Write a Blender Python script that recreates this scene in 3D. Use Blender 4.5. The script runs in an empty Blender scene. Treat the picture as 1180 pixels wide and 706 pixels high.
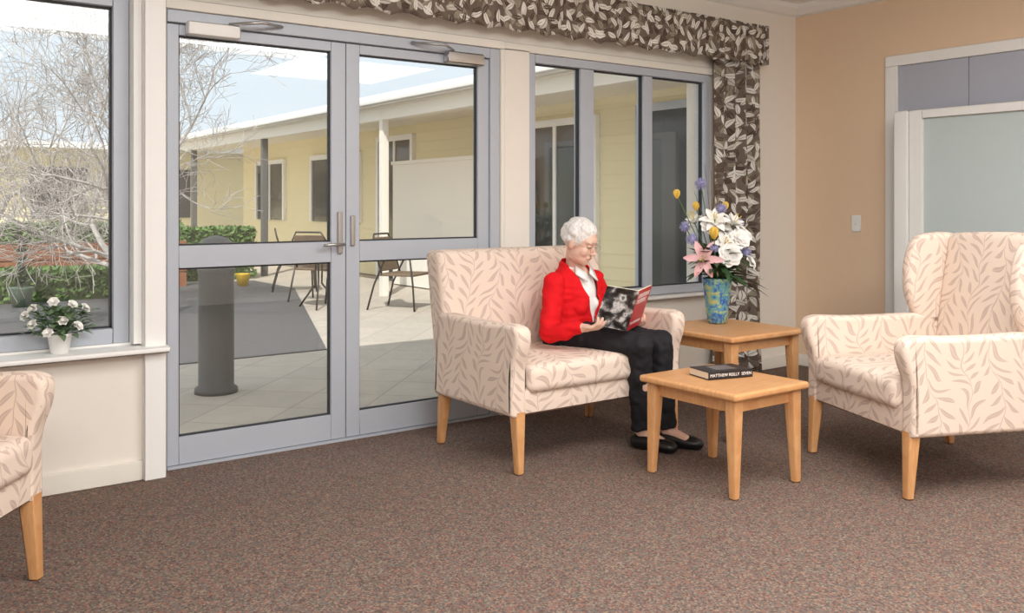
import bpy, bmesh, math, random
from mathutils import Vector, Matrix, Euler, noise
random.seed(7)
scene=bpy.context.scene
COL=scene.collection
V=Vector
def lin(c):
    return tuple((((x/255)+.055)/1.055)**2.4 if x/255>.04045 else x/255/12.92 for x in c)+(1,)
# ---------------- materials ----------------
class NT:
    def __init__(s,name):
        s.mat=bpy.data.materials.new(name); s.mat.use_nodes=True
        s.t=s.mat.node_tree; s.b=s.t.nodes['Principled BSDF']
    def n(s,typ,**k):
        nd=s.t.nodes.new(typ)
        for a,v in k.items(): setattr(nd,a,v)
        return nd
    def l(s,a,b): s.t.links.new(a,b)
    def set(s,sock,v):
        if isinstance(v,bpy.types.NodeSocket): s.l(v,sock)
        else: sock.default_value=v
    def m(s,op,a,b=None,c=None):
        nd=s.n('ShaderNodeMath',operation=op)
        s.set(nd.inputs[0],a)
        if b is not None: s.set(nd.inputs[1],b)
        if c is not None: s.set(nd.inputs[2],c)
        return nd.outputs[0]
    def mix(s,f,a,b):
        nd=s.n('ShaderNodeMix',data_type='RGBA')
        s.set(nd.inputs[0],f); s.set(nd.inputs[6],a); s.set(nd.inputs[7],b)
        return nd.outputs[2]
    def noise(s,vec,scale,detail=2,dist=0):
        nd=s.n('ShaderNodeTexNoise'); nd.inputs['Scale'].default_value=scale
        nd.inputs['Detail'].default_value=detail; nd.inputs['Distortion'].default_value=dist
        if vec is not None: s.l(vec,nd.inputs['Vector'])
        return nd
    def obj(s): return s.n('ShaderNodeTexCoord').outputs['Object']
    def uv(s): return s.n('ShaderNodeTexCoord').outputs['UV']
    def bump(s,h,st=.3,d=.01):
        nd=s.n('ShaderNodeBump'); nd.inputs['Strength'].default_value=st; nd.inputs['Distance'].default_value=d
        s.l(h,nd.inputs['Height']); s.l(nd.outputs[0],s.b.inputs['Normal'])
    def ramp(s,f,stops,interp='LINEAR'):
        nd=s.n('ShaderNodeValToRGB'); cr=nd.color_ramp; cr.interpolation=interp
        while len(cr.elements)<len(stops): cr.elements.new(.5)
        for e,(p,c) in zip(cr.elements,stops): e.position=p; e.color=c
        s.l(f,nd.inputs[0]); return nd.outputs[0]
def M(name,c,rough=.6,metal=0,var=.06,scale=15,bump=0,spec=.5,emit=0):
    t=NT(name); col=lin(c)
    n=t.noise(t.obj(),scale,3)
    d=tuple(x*(1-var) for x in col[:3])+(1,); u=tuple(min(1,x*(1+var)) for x in col[:3])+(1,)
    t.l(t.mix(n.outputs[0],d,u),t.b.inputs['Base Color'])
    t.b.inputs['Roughness'].default_value=rough; t.b.inputs['Metallic'].default_value=metal
    t.b.inputs['Specular IOR Level'].default_value=spec
    if bump: t.bump(n.outputs[0],bump)
    return t.mat
def fabric():
    t=NT('leaf_fabric'); uv=t.uv()
    nz=t.noise(uv,5,1); sp=t.n('ShaderNodeSeparateXYZ'); t.l(uv,sp.inputs[0])
    w=t.n('ShaderNodeSeparateColor'); t.l(nz.outputs['Color'],w.inputs[0])
    u=t.m('ADD',sp.outputs[0],t.m('MULTIPLY',t.m('SUBTRACT',w.outputs[0],.5),.18))
    v=t.m('ADD',sp.outputs[1],t.m('MULTIPLY',t.m('SUBTRACT',w.outputs[1],.5),.15))
    S=.155;p=.060;L=.068
    us=t.m('DIVIDE',t.m('ADD',u,t.m('MULTIPLY',t.m('SINE',t.m('MULTIPLY',v,12.)),.028)),S)
    col=t.m('FLOOR',us); a_s=t.m('MULTIPLY',t.m('SUBTRACT',t.m('FRACT',us),.5),S)
    a=t.m('ABSOLUTE',a_s); side=t.m('GREATER_THAN',a_s,0)
    par=t.m('SUBTRACT',t.m('MULTIPLY',t.m('ABSOLUTE',t.m('MODULO',col,2)),2),1)
    vv=t.m('ADD',t.m('MULTIPLY',v,par),t.m('MULTIPLY',side,p/2))
    vv=t.m('SUBTRACT',vv,t.m('MULTIPLY',t.m('POWER',a,.8),.62)); vv=t.m('ADD',vv,t.m('MULTIPLY',col,.037))
    b=t.m('ABSOLUTE',t.m('MULTIPLY',t.m('SUBTRACT',t.m('FRACT',t.m('DIVIDE',vv,p)),.5),p))
    wd=t.m('MULTIPLY',t.m('SINE',t.m('MULTIPLY',t.m('MINIMUM',a,L),math.pi/L)),.0125)
    f=t.m('SUBTRACT',wd,b)
    mk=t.m('GREATER_THAN',f,0); rib=t.m('LESS_THAN',b,.0012)
    mk=t.m('MULTIPLY',mk,t.m('SUBTRACT',1,t.m('MULTIPLY',rib,.6)))
    st=t.m('LESS_THAN',a,.0016); mk=t.m('MAXIMUM',mk,st)
    fine=t.noise(uv,350,2)
    base=t.mix(fine.outputs[0],lin((226,206,190)),lin((240,222,206)))
    leaf=t.mix(fine.outputs[0],lin((197,175,162)),lin((212,191,178)))
    t.l(t.mix(mk,base,leaf),t.b.inputs['Base Color'])
    t.b.inputs['Roughness'].default_value=.85; t.b.inputs['Specular IOR Level'].default_value=.2
    t.bump(fine.outputs[0],.25,.002)
    return t.mat
def curtainmat():
    t=NT('leaf_curtain'); uv=t.uv()
    nz=t.noise(uv,9,2); cur=t.mix(nz.outputs[0],lin((98,84,74)),lin((128,114,102)))
    def layer(cur,scale,off,L,W,ca,cb):
        mp=t.n('ShaderNodeMapping'); mp.inputs['Scale'].default_value=(scale,scale,1); mp.inputs['Location'].default_value=(off,off*1.7,0)
        t.l(uv,mp.inputs[0])
        vo=t.n('ShaderNodeTexVoronoi'); vo.voronoi_dimensions='2D'; vo.inputs['Scale'].default_value=1; vo.inputs['Randomness'].default_value=.75
        t.l(mp.outputs[0],vo.inputs['Vector'])
        d=t.n('ShaderNodeVectorMath',operation='SUBTRACT'); t.l(mp.outputs[0],d.inputs[0]); t.l(vo.outputs['Position'],d.inputs[1])
        s=t.n('ShaderNodeSeparateXYZ'); t.l(d.outputs[0],s.inputs[0])
        c=t.n('ShaderNodeSeparateColor'); t.l(vo.outputs['Color'],c.inputs[0])
        an=t.m('MULTIPLY',c.outputs[0],6.28); cs=t.m('COSINE',an); sn=t.m('SINE',an)
        x=t.m('ADD',t.m('MULTIPLY',s.outputs[0],cs),t.m('MULTIPLY',s.outputs[1],sn))
        y=t.m('SUBTRACT',t.m('MULTIPLY',s.outputs[1],cs),t.m('MULTIPLY',s.outputs[0],sn))
        y=t.m('ADD',y,t.m('MULTIPLY',t.m('MULTIPLY',x,x),.25))
        q=t.m('DIVIDE',x,L); wd=t.m('MULTIPLY',t.m('SUBTRACT',1,t.m('MULTIPLY',q,q)),W)
        ay=t.m('ABSOLUTE',y)
        mk=t.m('GREATER_THAN',t.m('SUBTRACT',wd,ay),0)
        rib=t.m('LESS_THAN',ay,.016)
        mk=t.m('MULTIPLY',mk,t.m('SUBTRACT',1,rib))
        return t.mix(mk,cur,t.mix(t.m('GREATER_THAN',c.outputs[1],.5),ca,cb))
    cur=layer(cur,12,3.3,.52,.2,lin((76,60,52)),lin((158,148,128)))
    cur=layer(cur,13,5.1,.52,.18,lin((150,142,124)),lin((90,72,62)))
    cur=layer(cur,11.5,0.4,.56,.2,lin((232,228,220)),lin((206,200,190)))
    cur=layer(cur,12,7.9,.5,.17,lin((236,232,224)),lin((92,76,66)))
    t.l(cur,t.b.inputs['Base Color']); t.b.inputs['Roughness'].default_value=.8
    return t.mat
def carpetmat():
    t=NT('carpet'); o=t.obj()
    vo=t.n('ShaderNodeTexVoronoi'); vo.inputs['Scale'].default_value=150; vo.inputs['Randomness'].default_value=.4; t.l(o,vo.inputs['Vector'])
    c=t.n('ShaderNodeSeparateColor'); t.l(vo.outputs['Color'],c.inputs[0])
    big=t.noise(o,36,2)
    f=t.m('ADD',c.outputs[0],t.m('MULTIPLY',t.m('SUBTRACT',big.outputs[0],.5),.25))
    r=t.ramp(f,[(0,lin((78,64,59))),(.18,lin((128,108,97))),(.36,lin((94,110,106))),(.5,lin((154,100,84))),(.62,lin((110,94,86))),(.8,lin((156,142,124))),(.93,lin((98,76,86)))],'CONSTANT')
    r=t.mix(.4,r,lin((120,102,93)))
    t.l(r,t.b.inputs['Base Color']); t.b.inputs['Roughness'].default_value=.95; t.b.inputs['Specular IOR Level'].default_value=.1
    t.bump(vo.outputs['Distance'],.5,.005)
    return t.mat
def woodmat(name,a,b):
    t=NT(name); o=t.obj(); mp=t.n('ShaderNodeMapping'); mp.inputs['Scale'].default_value=(3,22,3); t.l(o,mp.inputs[0])
    n=t.noise(mp.outputs[0],3,5,1.2)
    t.l(t.ramp(n.outputs[0],[(.3,lin(a)),(.7,lin(b))]),t.b.inputs['Base Color'])
    t.b.inputs['Roughness'].default_value=.38
    return t.mat
def glassmat(name,base,k):
    m=bpy.data.materials.new(name); m.use_nodes=True; t=m.node_tree; t.nodes.clear()
    N=t.nodes.new; L=t.links.new
    o=N('ShaderNodeOutputMaterial'); mx=N('ShaderNodeMixShader'); tr=N('ShaderNodeBsdfTransparent')
    tr.inputs[0].default_value=(.95,.96,.955,1)
    g=N('ShaderNodeBsdfGlossy'); g.inputs['Roughness'].default_value=.01
    lw=N('ShaderNodeLayerWeight'); lw.inputs[0].default_value=.5
    p=N('ShaderNodeMath'); p.operation='POWER'; p.inputs[1].default_value=3.5
    a=N('ShaderNodeMath'); a.operation='MULTIPLY_ADD'; a.inputs[1].default_value=k; a.inputs[2].default_value=base
    L(lw.outputs['Facing'],p.inputs[0]); L(p.outputs[0],a.inputs[0]); L(a.outputs[0],mx.inputs[0]); L(tr.outputs[0],mx.inputs[1]); L(g.outputs[0],mx.inputs[2]); L(mx.outputs[0],o.inputs[0])
    return m
def pavemat():
    t=NT('paving'); o=t.obj(); br=t.n('ShaderNodeTexBrick'); br.offset=0
    br.inputs['Scale'].default_value=1; br.inputs['Brick Width'].default_value=.45; br.inputs['Row Height'].default_value=.45
    br.inputs['Mortar Size'].default_value=.005
    br.inputs['Color1'].default_value=lin((204,192,176)); br.inputs['Color2'].default_value=lin((192,181,167)); br.inputs['Mortar'].default_value=lin((166,156,144))
    mp=t.n('ShaderNodeMapping'); mp.inputs['Rotation'].default_value=(0,0,.78); t.l(o,mp.inputs[0]); t.l(mp.outputs[0],br.inputs['Vector'])
    n=t.noise(o,6,4)
    t.l(t.mix(t.m('MULTIPLY',n.outputs[0],.5),br.outputs[0],lin((160,151,142))),t.b.inputs['Base Color']); t.b.inputs['Roughness'].default_value=.85
    return t.mat
def vasemat():
    t=NT('painted_vase'); o=t.obj(); n=t.noise(o,22,2,1.5)
    r=t.ramp(n.outputs[0],[(0,lin((44,78,140))),(.4,lin((70,104,176))),(.47,lin((96,160,176))),(.56,lin((120,168,150))),(.64,lin((196,186,110))),(.75,lin((120,170,170)))])
    t.l(r,t.b.inputs['Base Color']); t.b.inputs['Roughness'].default_value=.15; return t.mat
def bwmat():
    t=NT('monochrome_photo_print'); o=t.obj(); n=t.noise(o,22,5,0)
    r=t.ramp(n.outputs[0],[(.36,lin((24,24,26))),(.47,lin((70,70,72))),(.55,lin((170,170,170))),(.62,lin((225,225,225))),(.68,lin((90,90,92)))])
    t.l(r,t.b.inputs['Base Color']); t.b.inputs['Roughness'].default_value=.35; return t.mat
def hairmat():
    t=NT('white_hair'); o=t.obj(); mp=t.n('ShaderNodeMapping'); mp.inputs['Scale'].default_value=(1,1,.3); t.l(o,mp.inputs[0])
    n=t.noise(mp.outputs[0],150,4,1.2)
    t.l(t.ramp(n.outputs[0],[(.3,lin((196,190,186))),(.6,lin((236,232,228)))]),t.b.inputs['Base Color'])
    t.b.inputs['Roughness'].default_value=.7; t.bump(n.outputs[0],.4,.003); return t.mat

FAB=fabric(); CUR=curtainmat(); CARP=carpetmat(); WOOD=woodmat('beech_wood',(206,148,96),(222,170,118)); PAVE=pavemat(); VASE=vasemat(); BW=bwmat()
GLS=glassmat('window_glass',.055,.6)
CREAM=M('cream_wall_paint',(242,235,225),.7,var=.02)
WHITE=M('white_gloss_paint',(247,246,243),.4,var=.01)
TRIMC=M('cream_trim_paint',(240,235,224),.5,var=.02)
PEACH=M('peach_wall_paint',(236,208,178),.75,var=.02)
ALU=M('powdercoated_aluminium',(188,194,204),.4,metal=.1,var=.02)
STEEL=M('brushed_steel',(190,190,188),.3,metal=.9,var=.05)
LAV=M('lavender_laminate',(182,185,198),.5,var=.02)
RUB=M('black_gasket',(44,44,48),.6)
YEL=M('yellow_weatherboard',(242,230,190),.7,var=.03)
ROOF=M('metal_roof',(168,176,184),.5,var=.03)
DARK=M('dark_glass',(66,70,70),.12,var=.2,scale=2)
GREY=M('grey_painted_metal',(100,99,97),.6)
LEAF=M('hedge_leaf',(96,126,62),.6,var=.5,scale=3)
LEAF2=M('flower_foliage',(52,84,48),.5,var=.4,scale=30)
BARK=M('pale_bark',(190,182,176),.8,var=.15,scale=8)
BROWN=M('red_brown_timber',(148,94,64),.7,var=.3,scale=4)
# ---------------- mesh helpers ----------------
def boxuv(me):
    uvl=me.uv_layers.new(name='UVMap') if not me.uv_layers else me.uv_layers[0]
    for p in me.polygons:
        n=p.normal; a=max(range(3),key=lambda i:abs(n[i]))
        for li in p.loop_indices:
            c=me.vertices[me.loops[li].vertex_index].co
            uvl.data[li].uv=((c.y+.03,c.z) if a==0 else ((c.x,c.z) if a==1 else (c.x,c.y)))
def mk(name,bm,mat,parent=None,smooth=True,uv=True,wn=False,loc=None):
    me=bpy.data.meshes.new(name); bmesh.ops.recalc_face_normals(bm,faces=bm.faces); bm.to_mesh(me); bm.free()
    for m in (mat if isinstance(mat,list) else [mat]): me.materials.append(m)
    if smooth: me.polygons.foreach_set('use_smooth',[True]*len(me.polygons))
    me.update()
    if uv: boxuv(me)
    o=bpy.data.objects.new(name,me); COL.objects.link(o)
    if parent: o.parent=parent
    if loc: o.location=loc
    if wn:
        w=o.modifiers.new('wn','WEIGHTED_NORMAL'); w.keep_sharp=True
    return o
def tag(o,label,cat,group=None):
    if label: o['label']=label
    if cat: o['category']=cat
    if group: o['group']=group
    return o
def empty(name,loc,rz=0,label=None,cat=None,group=None):
    e=bpy.data.objects.new(name,None); e.location=loc; e.rotation_euler=(0,0,rz); e.empty_display_size=.1; COL.objects.link(e)
    tag(e,label,cat,group); return e
def S(o): o['kind']='structure'; return o
def addbox(bm,x0,x1,y0,y1,z0,z1,mi=0):
    r=bmesh.ops.create_cube(bm,size=1,matrix=Matrix.Translation(((x0+x1)/2,(y0+y1)/2,(z0+z1)/2))@Matrix.Diagonal((abs(x1-x0),abs(y1-y0),abs(z1-z0),1)))
    for v in r['verts']:
        for f in v.link_faces: f.material_index=mi
def boxes(name,lst,mat,parent=None,bevel=0,smooth=None):
    bm=bmesh.new()
    for b in lst: addbox(bm,*b)
    if bevel: bmesh.ops.bevel(bm,geom=bm.edges[:],offset=bevel,segments=2,affect='EDGES',clamp_overlap=True)
    return mk(name,bm,mat,parent,smooth=bool(bevel),wn=bool(bevel))
def rbox(name,c,d,r,mat,parent=None,deform=None,n=8):
    h=[x/2 for x in d]; r=min(r,min(h)*.98)
    def cs(H):
        inner=H-r; e=[r*math.tan(math.radians(a)) for a in (15,30,45)]
        mid=[-inner+2*inner*i/n for i in range(n+1)]
        return [-(inner+x) for x in e[::-1]]+mid+[inner+x for x in e]
    bm=bmesh.new(); cache={}
    def vt(p):
        inn=V([max(-(h[i]-r),min(h[i]-r,p[i])) for i in range(3)]); dd=V(p)-inn
        q=inn+dd.normalized()*r if dd.length>1e-9 else V(p)
        k=tuple(round(x,6) for x in p)
        if k not in cache:
            q=q+V(c)
            if deform: q=V(deform(q))
            cache[k]=bm.verts.new(q)
        return cache[k]
    for ax in range(3):
        a,b=(ax+1)%3,(ax+2)%3; A=cs(h[a]); B=cs(h[b])
        for s in (-1,1):
            for i in range(len(A)-1):
                for j in range(len(B)-1):
                    ps=[]
                    for (u,w) in ((A[i],B[j]),(A[i+1],B[j]),(A[i+1],B[j+1]),(A[i],B[j+1])):
                        p=[0,0,0]; p[ax]=s*h[ax]; p[a]=u; p[b]=w; ps.append(vt(p))
                    if s<0: ps=ps[::-1]
                    try: bm.faces.new(ps)
                    except ValueError: pass
    return mk(name,bm,mat,parent)
def roundpoly(pts,n=6):
    out=[]; N=len(pts)
    for i in range(N):
        p=V(pts[i][:2]); a=V(pts[i-1][:2]); b=V(pts[(i+1)%N][:2]); r=pts[i][2]
        da=(a-p); db=(b-p); ra=min(r,da.length*.48); rb=min(r,db.length*.48)
        A=p+da.normalized()*ra; B=p+db.normalized()*rb
        for k in range(n+1):
            t=k/n; out.append(A*(1-t)**2+p*2*t*(1-t)+B*t*t)
    res=[out[0]]
    for p in out[1:]:
        if (p-res[-1]).length>.002: res.append(p)
    if (res[0]-res[-1]).length<.002: res.pop()
    return res
def pillow(name,poly,x0,x1,r,mat,parent=None,seg=5,deform=None):
    N=len(poly); ar=sum(poly[i].x*poly[(i+1)%N].y-poly[(i+1)%N].x*poly[i].y for i in range(N))
    if ar<0: poly=poly[::-1]
    nr=[]
    for i in range(N):
        e1=(poly[i]-poly[i-1]).normalized(); e2=(poly[(i+1)%N]-poly[i]).normalized()
        n=V((-(e1.y+e2.y),e1.x+e2.x)); nr.append(n.normalized())
    prof=[(r*(1-math.cos(a)),r*(1-math.sin(a))) for a in [math.pi/2*k/seg for k in range(seg+1)]]
    prof=[(x0+dx,i) for dx,i in prof]+[(x1-dx,i) for dx,i in prof[::-1]]
    bm=bmesh.new(); rings=[]
    for x,ins in prof:
        rr=[]
        for p,n in zip(poly,nr):
            q=p+n*ins; c=V((x,q.x,q.y)); c=V(deform(c)) if deform else c; rr.append(bm.verts.new(c))
        rings.append(rr)
    for i in range(len(rings)-1):
        for k in range(N): bm.faces.new((rings[i][k],rings[i][(k+1)%N],rings[i+1][(k+1)%N],rings[i+1][k]))
    f=[bm.faces.new(rings[0][::-1]),bm.faces.new(rings[-1])]
    bmesh.ops.triangulate(bm,faces=f)
    return mk(name,bm,mat,parent,wn=True)
def extr(name,poly,x0,x1,mat,parent=None):
    bm=bmesh.new(); a=[bm.verts.new((x0,p[0],p[1])) for p in poly]; b=[bm.verts.new((x1,p[0],p[1])) for p in poly]
    n=len(poly); fa=bm.faces.new(a); fb=bm.faces.new(b[::-1])
    for i in range(n): bm.faces.new((a[i],b[i],b[(i+1)%n],a[(i+1)%n]))
    return mk(name,bm,mat,parent,smooth=False)
def addtube(bm,pts,rad,seg=8,cap=True):
    pts=[V(p) for p in pts]; rad=rad if isinstance(rad,(list,tuple)) else [rad]*len(pts); rings=[]
    up=V((0,0,1)); prev=None
    for i,p in enumerate(pts):
        d=(pts[min(i+1,len(pts)-1)]-pts[max(i-1,0)]).normalized()
        if prev is None:
            x=d.cross(up if abs(d.z)<.9 else V((1,0,0))).normalized()
        else: x=(prev-d*prev.dot(d)).normalized()
        prev=x; y=d.cross(x)
        rings.append([bm.verts.new(p+(x*math.cos(2*math.pi*k/seg)+y*math.sin(2*math.pi*k/seg))*rad[i]) for k in range(seg)])
    for i in range(len(rings)-1):
        for k in range(seg): bm.faces.new((rings[i][k],rings[i][(k+1)%seg],rings[i+1][(k+1)%seg],rings[i+1][k]))
    if cap: bm.faces.new(rings[0][::-1]); bm.faces.new(rings[-1])
def tube(name,pts,rad,mat,parent=None,seg=8):
    bm=bmesh.new(); addtube(bm,pts,rad,seg); return mk(name,bm,mat,parent)
def lathe(name,prof,mat,parent=None,seg=32,loc=None):
    bm=bmesh.new(); rs=[[bm.verts.new((r*math.cos(2*math.pi*k/seg),r*math.sin(2*math.pi*k/seg),z)) for k in range(seg)] for r,z in prof]
    for i in range(len(rs)-1):
        for k in range(seg): bm.faces.new((rs[i][k],rs[i][(k+1)%seg],rs[i+1][(k+1)%seg],rs[i+1][k]))
    bm.faces.new(rs[0][::-1]); bm.faces.new(rs[-1])
    return mk(name,bm,mat,parent,loc=loc)
def sph(bm,c,r,rot=None,sub=3):
    r=r if isinstance(r,(tuple,list)) else (r,r,r)
    m=Matrix.Translation(c)@(rot.to_4x4() if rot else Matrix.Identity(4))@Matrix.Diagonal((*r,1))
    bmesh.ops.create_icosphere(bm,subdivisions=sub,radius=1,matrix=m)
def cap(bm,a,b,ra,rb,sub=3):
    a=V(a);b=V(b); sph(bm,a,ra,sub=sub); sph(bm,b,rb,sub=sub); d=b-a
    m=Matrix.Translation((a+b)/2)@d.to_track_quat('Z','Y').to_matrix().to_4x4()
    bmesh.ops.create_cone(bm,cap_ends=True,segments=20,radius1=ra,radius2=rb,depth=d.length,matrix=m)
def chain(bm,pts):
    for i in range(len(pts)-1): cap(bm,pts[i][0],pts[i+1][0],pts[i][1],pts[i+1][1])
def loft(bm,rings,seg=32):
    rs=[[bm.verts.new((cx+rx*math.cos(2*math.pi*k/seg),cy+ry*math.sin(2*math.pi*k/seg),z)) for k in range(seg)] for z,cx,cy,rx,ry in rings]
    for i in range(len(rs)-1):
        for k in range(seg): bm.faces.new((rs[i][k],rs[i][(k+1)%seg],rs[i+1][(k+1)%seg],rs[i+1][k]))
    bm.faces.new(rs[0][::-1]); bm.faces.new(rs[-1])
def blob(name,bm,mat,parent,voxel,smooth=4,disp=None,cut=None,solid=0):
    me=bpy.data.meshes.new('tmp'); bm.to_mesh(me); bm.free(); o=bpy.data.objects.new('tmp',me); COL.objects.link(o)
    r=o.modifiers.new('r','REMESH'); r.mode='VOXEL'; r.voxel_size=voxel
    if smooth:
        s=o.modifiers.new('s','SMOOTH'); s.factor=.5; s.iterations=smooth
    bpy.context.view_layer.update(); dg=bpy.context.evaluated_depsgraph_get()
    m2=bpy.data.meshes.new_from_object(o.evaluated_get(dg)); bpy.data.objects.remove(o)
    b=bmesh.new(); b.from_mesh(m2)
    if disp:
        b.normal_update()
        for v in b.verts: v.co+=v.normal*disp(v.co)
    if cut:
        fs=[f for f in b.faces if cut(f.calc_center_median())]; bmesh.ops.delete(b,geom=fs,context='FACES')
        for _ in range(14):
            nw={}
            for v in b.verts:
                ns=[e.other_vert(v) for e in v.link_edges if e.is_boundary]
                if len(ns)==2: nw[v]=(ns[0].co+ns[1].co)*.25+v.co*.5
            for v,c in nw.items(): v.co=c
    out=mk(name,b,mat,parent,uv=False)
    if solid:
        so=out.modifiers.new('so','SOLIDIFY'); so.thickness=solid; so.offset=-1
    return out

# ---------------- room shell ----------------
CX=5.93; HC=2.76
bm=bmesh.new(); addbox(bm,-1.8,CX,-6.8,0,-.05,0); S(mk('floor',bm,CARP,smooth=False))
S(boxes('ceiling',[(-1.9,CX+.2,-6.9,.3,HC,HC+.1)],WHITE))
S(boxes('wall_back',[(-1.8,1.08,-.10,.2,0,.575),(-1.8,1.2,-.10,.2,2.2,HC),(-1.8,-1.4,-.1,.2,.575,2.2),(1.2,CX,0,.2,2.16,HC),
   (3.12,3.32,-.03,.2,0,2.16),(3.32,4.93,0,.2,0,.62),(4.93,CX,0,.2,0,2.16)],CREAM))
S(boxes('wall_right',[(CX,CX+.2,-6.8,.2,0,HC)],PEACH))
S(boxes('wall_left',[(-2.0,-1.8,-6.8,.2,0,HC)],CREAM))
S(boxes('wall_front',[(-1.8,CX,-7.0,-6.8,0,HC)],CREAM))
S(boxes('baseboard_back',[(-1.8,1.075,-.118,-.10,0,.09),(4.93,CX,-.018,0,0,.09),(3.32,4.928,-.018,0,0,.09)],TRIMC,bevel=.004))
S(boxes('baseboard_right',[(CX-.018,CX,-.77,0,0,.09)],TRIMC,bevel=.004))
cp=[(0,0),(0,-.08),(-.03,-.07),(-.07,-.03),(-.08,0)]
S(extr('trim_1',cp,-1.8,CX,WHITE)).location=(0,0,HC)
c2=S(extr('trim_2',cp,0,6.8,WHITE)); c2.rotation_euler=(0,0,-math.pi/2); c2.location=(CX,0,HC)
S(boxes('trim_3',[(1.075,1.17,-.145,.06,0,HC)],WHITE,bevel=.004))
S(boxes('trim_4',[(-1.8,1.175,-.20,-.0,.575,.603)],WHITE,bevel=.006))
S(boxes('trim_5',[(3.3,4.97,-.07,0,.60,.625)],WHITE,bevel=.005))
S(boxes('trim_6',[(3.10,3.13,-.045,.05,0,2.15),(1.17,3.13,-.045,.05,2.15,2.20),(3.13,4.95,-.03,.03,2.15,2.20)],TRIMC,bevel=.003))
S(boxes('trim_7',[(.0,1.07,-.04,.15,.603,.612),(1.04,1.074,-.10,.1,.612,2.2)],WHITE))
def window(n,x0,x1,z0,z1,f=.05,mull=()):
    b=[(x0+f,x1-f,-.02,.06,z0,z0+f),(x0+f,x1-f,-.02,.06,z1-f,z1),(x0,x0+f,-.02,.06,z0,z1),(x1-f,x1,-.02,.06,z0,z1)]
    for m,w in mull: b.append((m-w/2,m+w/2,-.015,.055,z0+f,z1-f))
    o=S(boxes('window_%d'%n,b,ALU,bevel=.003))
    edges=[x0+f]+[q for m,w in mull for q in (m-w/2,m+w/2)]+[x1-f]
    g=[];k=[]
    for i in range(0,len(edges),2):
        a,c=edges[i],edges[i+1]; g.append((a,c,.018,.024,z0+f,z1-f))
        e=.008; k+=[(a,c,.005,.03,z0+f,z0+f+e),(a,c,.005,.03,z1-f-e,z1-f),(a,a+e,.005,.03,z0+f,z1-f),(c-e,c,.005,.03,z0+f,z1-f)]
    boxes('glass_pane',g,GLS,o); boxes('gasket',k,RUB,o)
window(1,-1.4,1.04,.61,2.2,.07)
window(2,3.32,4.93,.63,2.15,.055,[(3.795,.11),(4.33,.08)])
S(boxes('trim_8',[(1.165,1.205,-.03,.06,0,2.15),(3.035,3.10,-.03,.06,0,2.15),(1.205,3.035,-.03,.06,2.09,2.15)],ALU,bevel=.003))
S(boxes('trim_9',[(1.206,3.034,-.03,.1,0,.012)],ALU))
def doorleaf(n,x0,x1,g0,g1):
    o=S(boxes('door_%d'%n,[(x0,g0,-.015,.035,.014,2.085),(g1,x1,-.015,.035,.014,2.085),(g0,g1,-.015,.035,2.035,2.085),(g0,g1,-.015,.035,.937,1.044),(g0,g1,-.015,.035,.014,.143)],ALU,bevel=.002))
    boxes('glass_pane',[(g0,g1,.008,.014,.143,.937),(g0,g1,.008,.014,1.044,2.035)],GLS,o)
    k=[]
    for z0,z1 in((.143,.937),(1.044,2.035)):
        e=.007; k+=[(g0,g1,0,.02,z0,z0+e),(g0,g1,0,.02,z1-e,z1),(g0,g0+e,0,.02,z0,z1),(g1-e,g1,0,.02,z0,z1)]
    boxes('gasket',k,RUB,o); return o
d1=doorleaf(1,1.207,2.118,1.262,2.036); d2=doorleaf(2,2.122,3.033,2.2,2.957)
for d,xa,s in((d1,1.29,1),(d2,2.97,-1)):
    boxes('door_closer',[(min(xa,xa+s*.25),max(xa,xa+s*.25),-.07,-.015,2.035,2.10)],STEEL if s<0 else WHITE,d,bevel=.006)
    tube('closer_arm',[(xa+s*.2,-.05,2.105),(xa+s*.32,-.16,2.11),(xa+s*.47,-.04,2.125)],.008,STEEL,d)
h=boxes('handle',[(2.07,2.095,-.03,-.015,.98,1.20)],STEEL,d1,bevel=.003)
tube('lever',[(2.083,-.02,1.03),(2.083,-.07,1.03),(1.97,-.075,1.03)],.009,STEEL,d1)
boxes('handle',[(2.145,2.168,-.03,-.015,1.02,1.18)],STEEL,d2,bevel=.003)
S(boxes('trim_10',[(CX-.03,CX,-.86,-.77,0,2.20),(CX-.03,CX,-3.2,-.77,2.20,2.275)],WHITE,bevel=.003))
S(boxes('door_3',[(CX-.012,CX,-1.35,-.862,0,2.2)],LAV,bevel=.002))
S(boxes('door_4',[(CX-.012,CX,-2.6,-1.354,0,2.2)],LAV,bevel=.002))
scr=empty('partition_screen',(5.72,-1.9,0),0,'white-framed partition screen with pale frosted panel by the cupboard doors','screen')
boxes('screen_frame',[(-.03,.03,.74,.83,.04,1.86),(-.03,.03,-.9,-.82,.04,1.86),(-.03,.03,-.82,.74,1.80,1.86),(-.03,.03,-.82,.74,.04,.14)],WHITE,scr,bevel=.005)
boxes('screen_edge',[(-.05,-.01,.831,.93,.04,1.86)],WHITE,scr,bevel=.008)
boxes('screen_panel',[(-.006,.006,-.82,.74,.14,1.80)],M('frosted_panel',(200,212,212),.25,var=.02),scr)
boxes('screen_foot',[(-.15,.12,.7,.78,0,.04)],WHITE,scr,bevel=.006); boxes('screen_foot',[(-.15,.12,-.86,-.78,0,.04)],WHITE,scr,bevel=.006)
sw=tag(boxes('light_switch',[(CX-.012,CX,-.565,-.49,1.04,1.16)],WHITE,bevel=.004),'white plastic wall switch plate on the peach wall','switch')
boxes('rocker',[(CX-.018,CX-.011,-.535,-.52,1.09,1.115)],WHITE,sw,bevel=.002)
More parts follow.
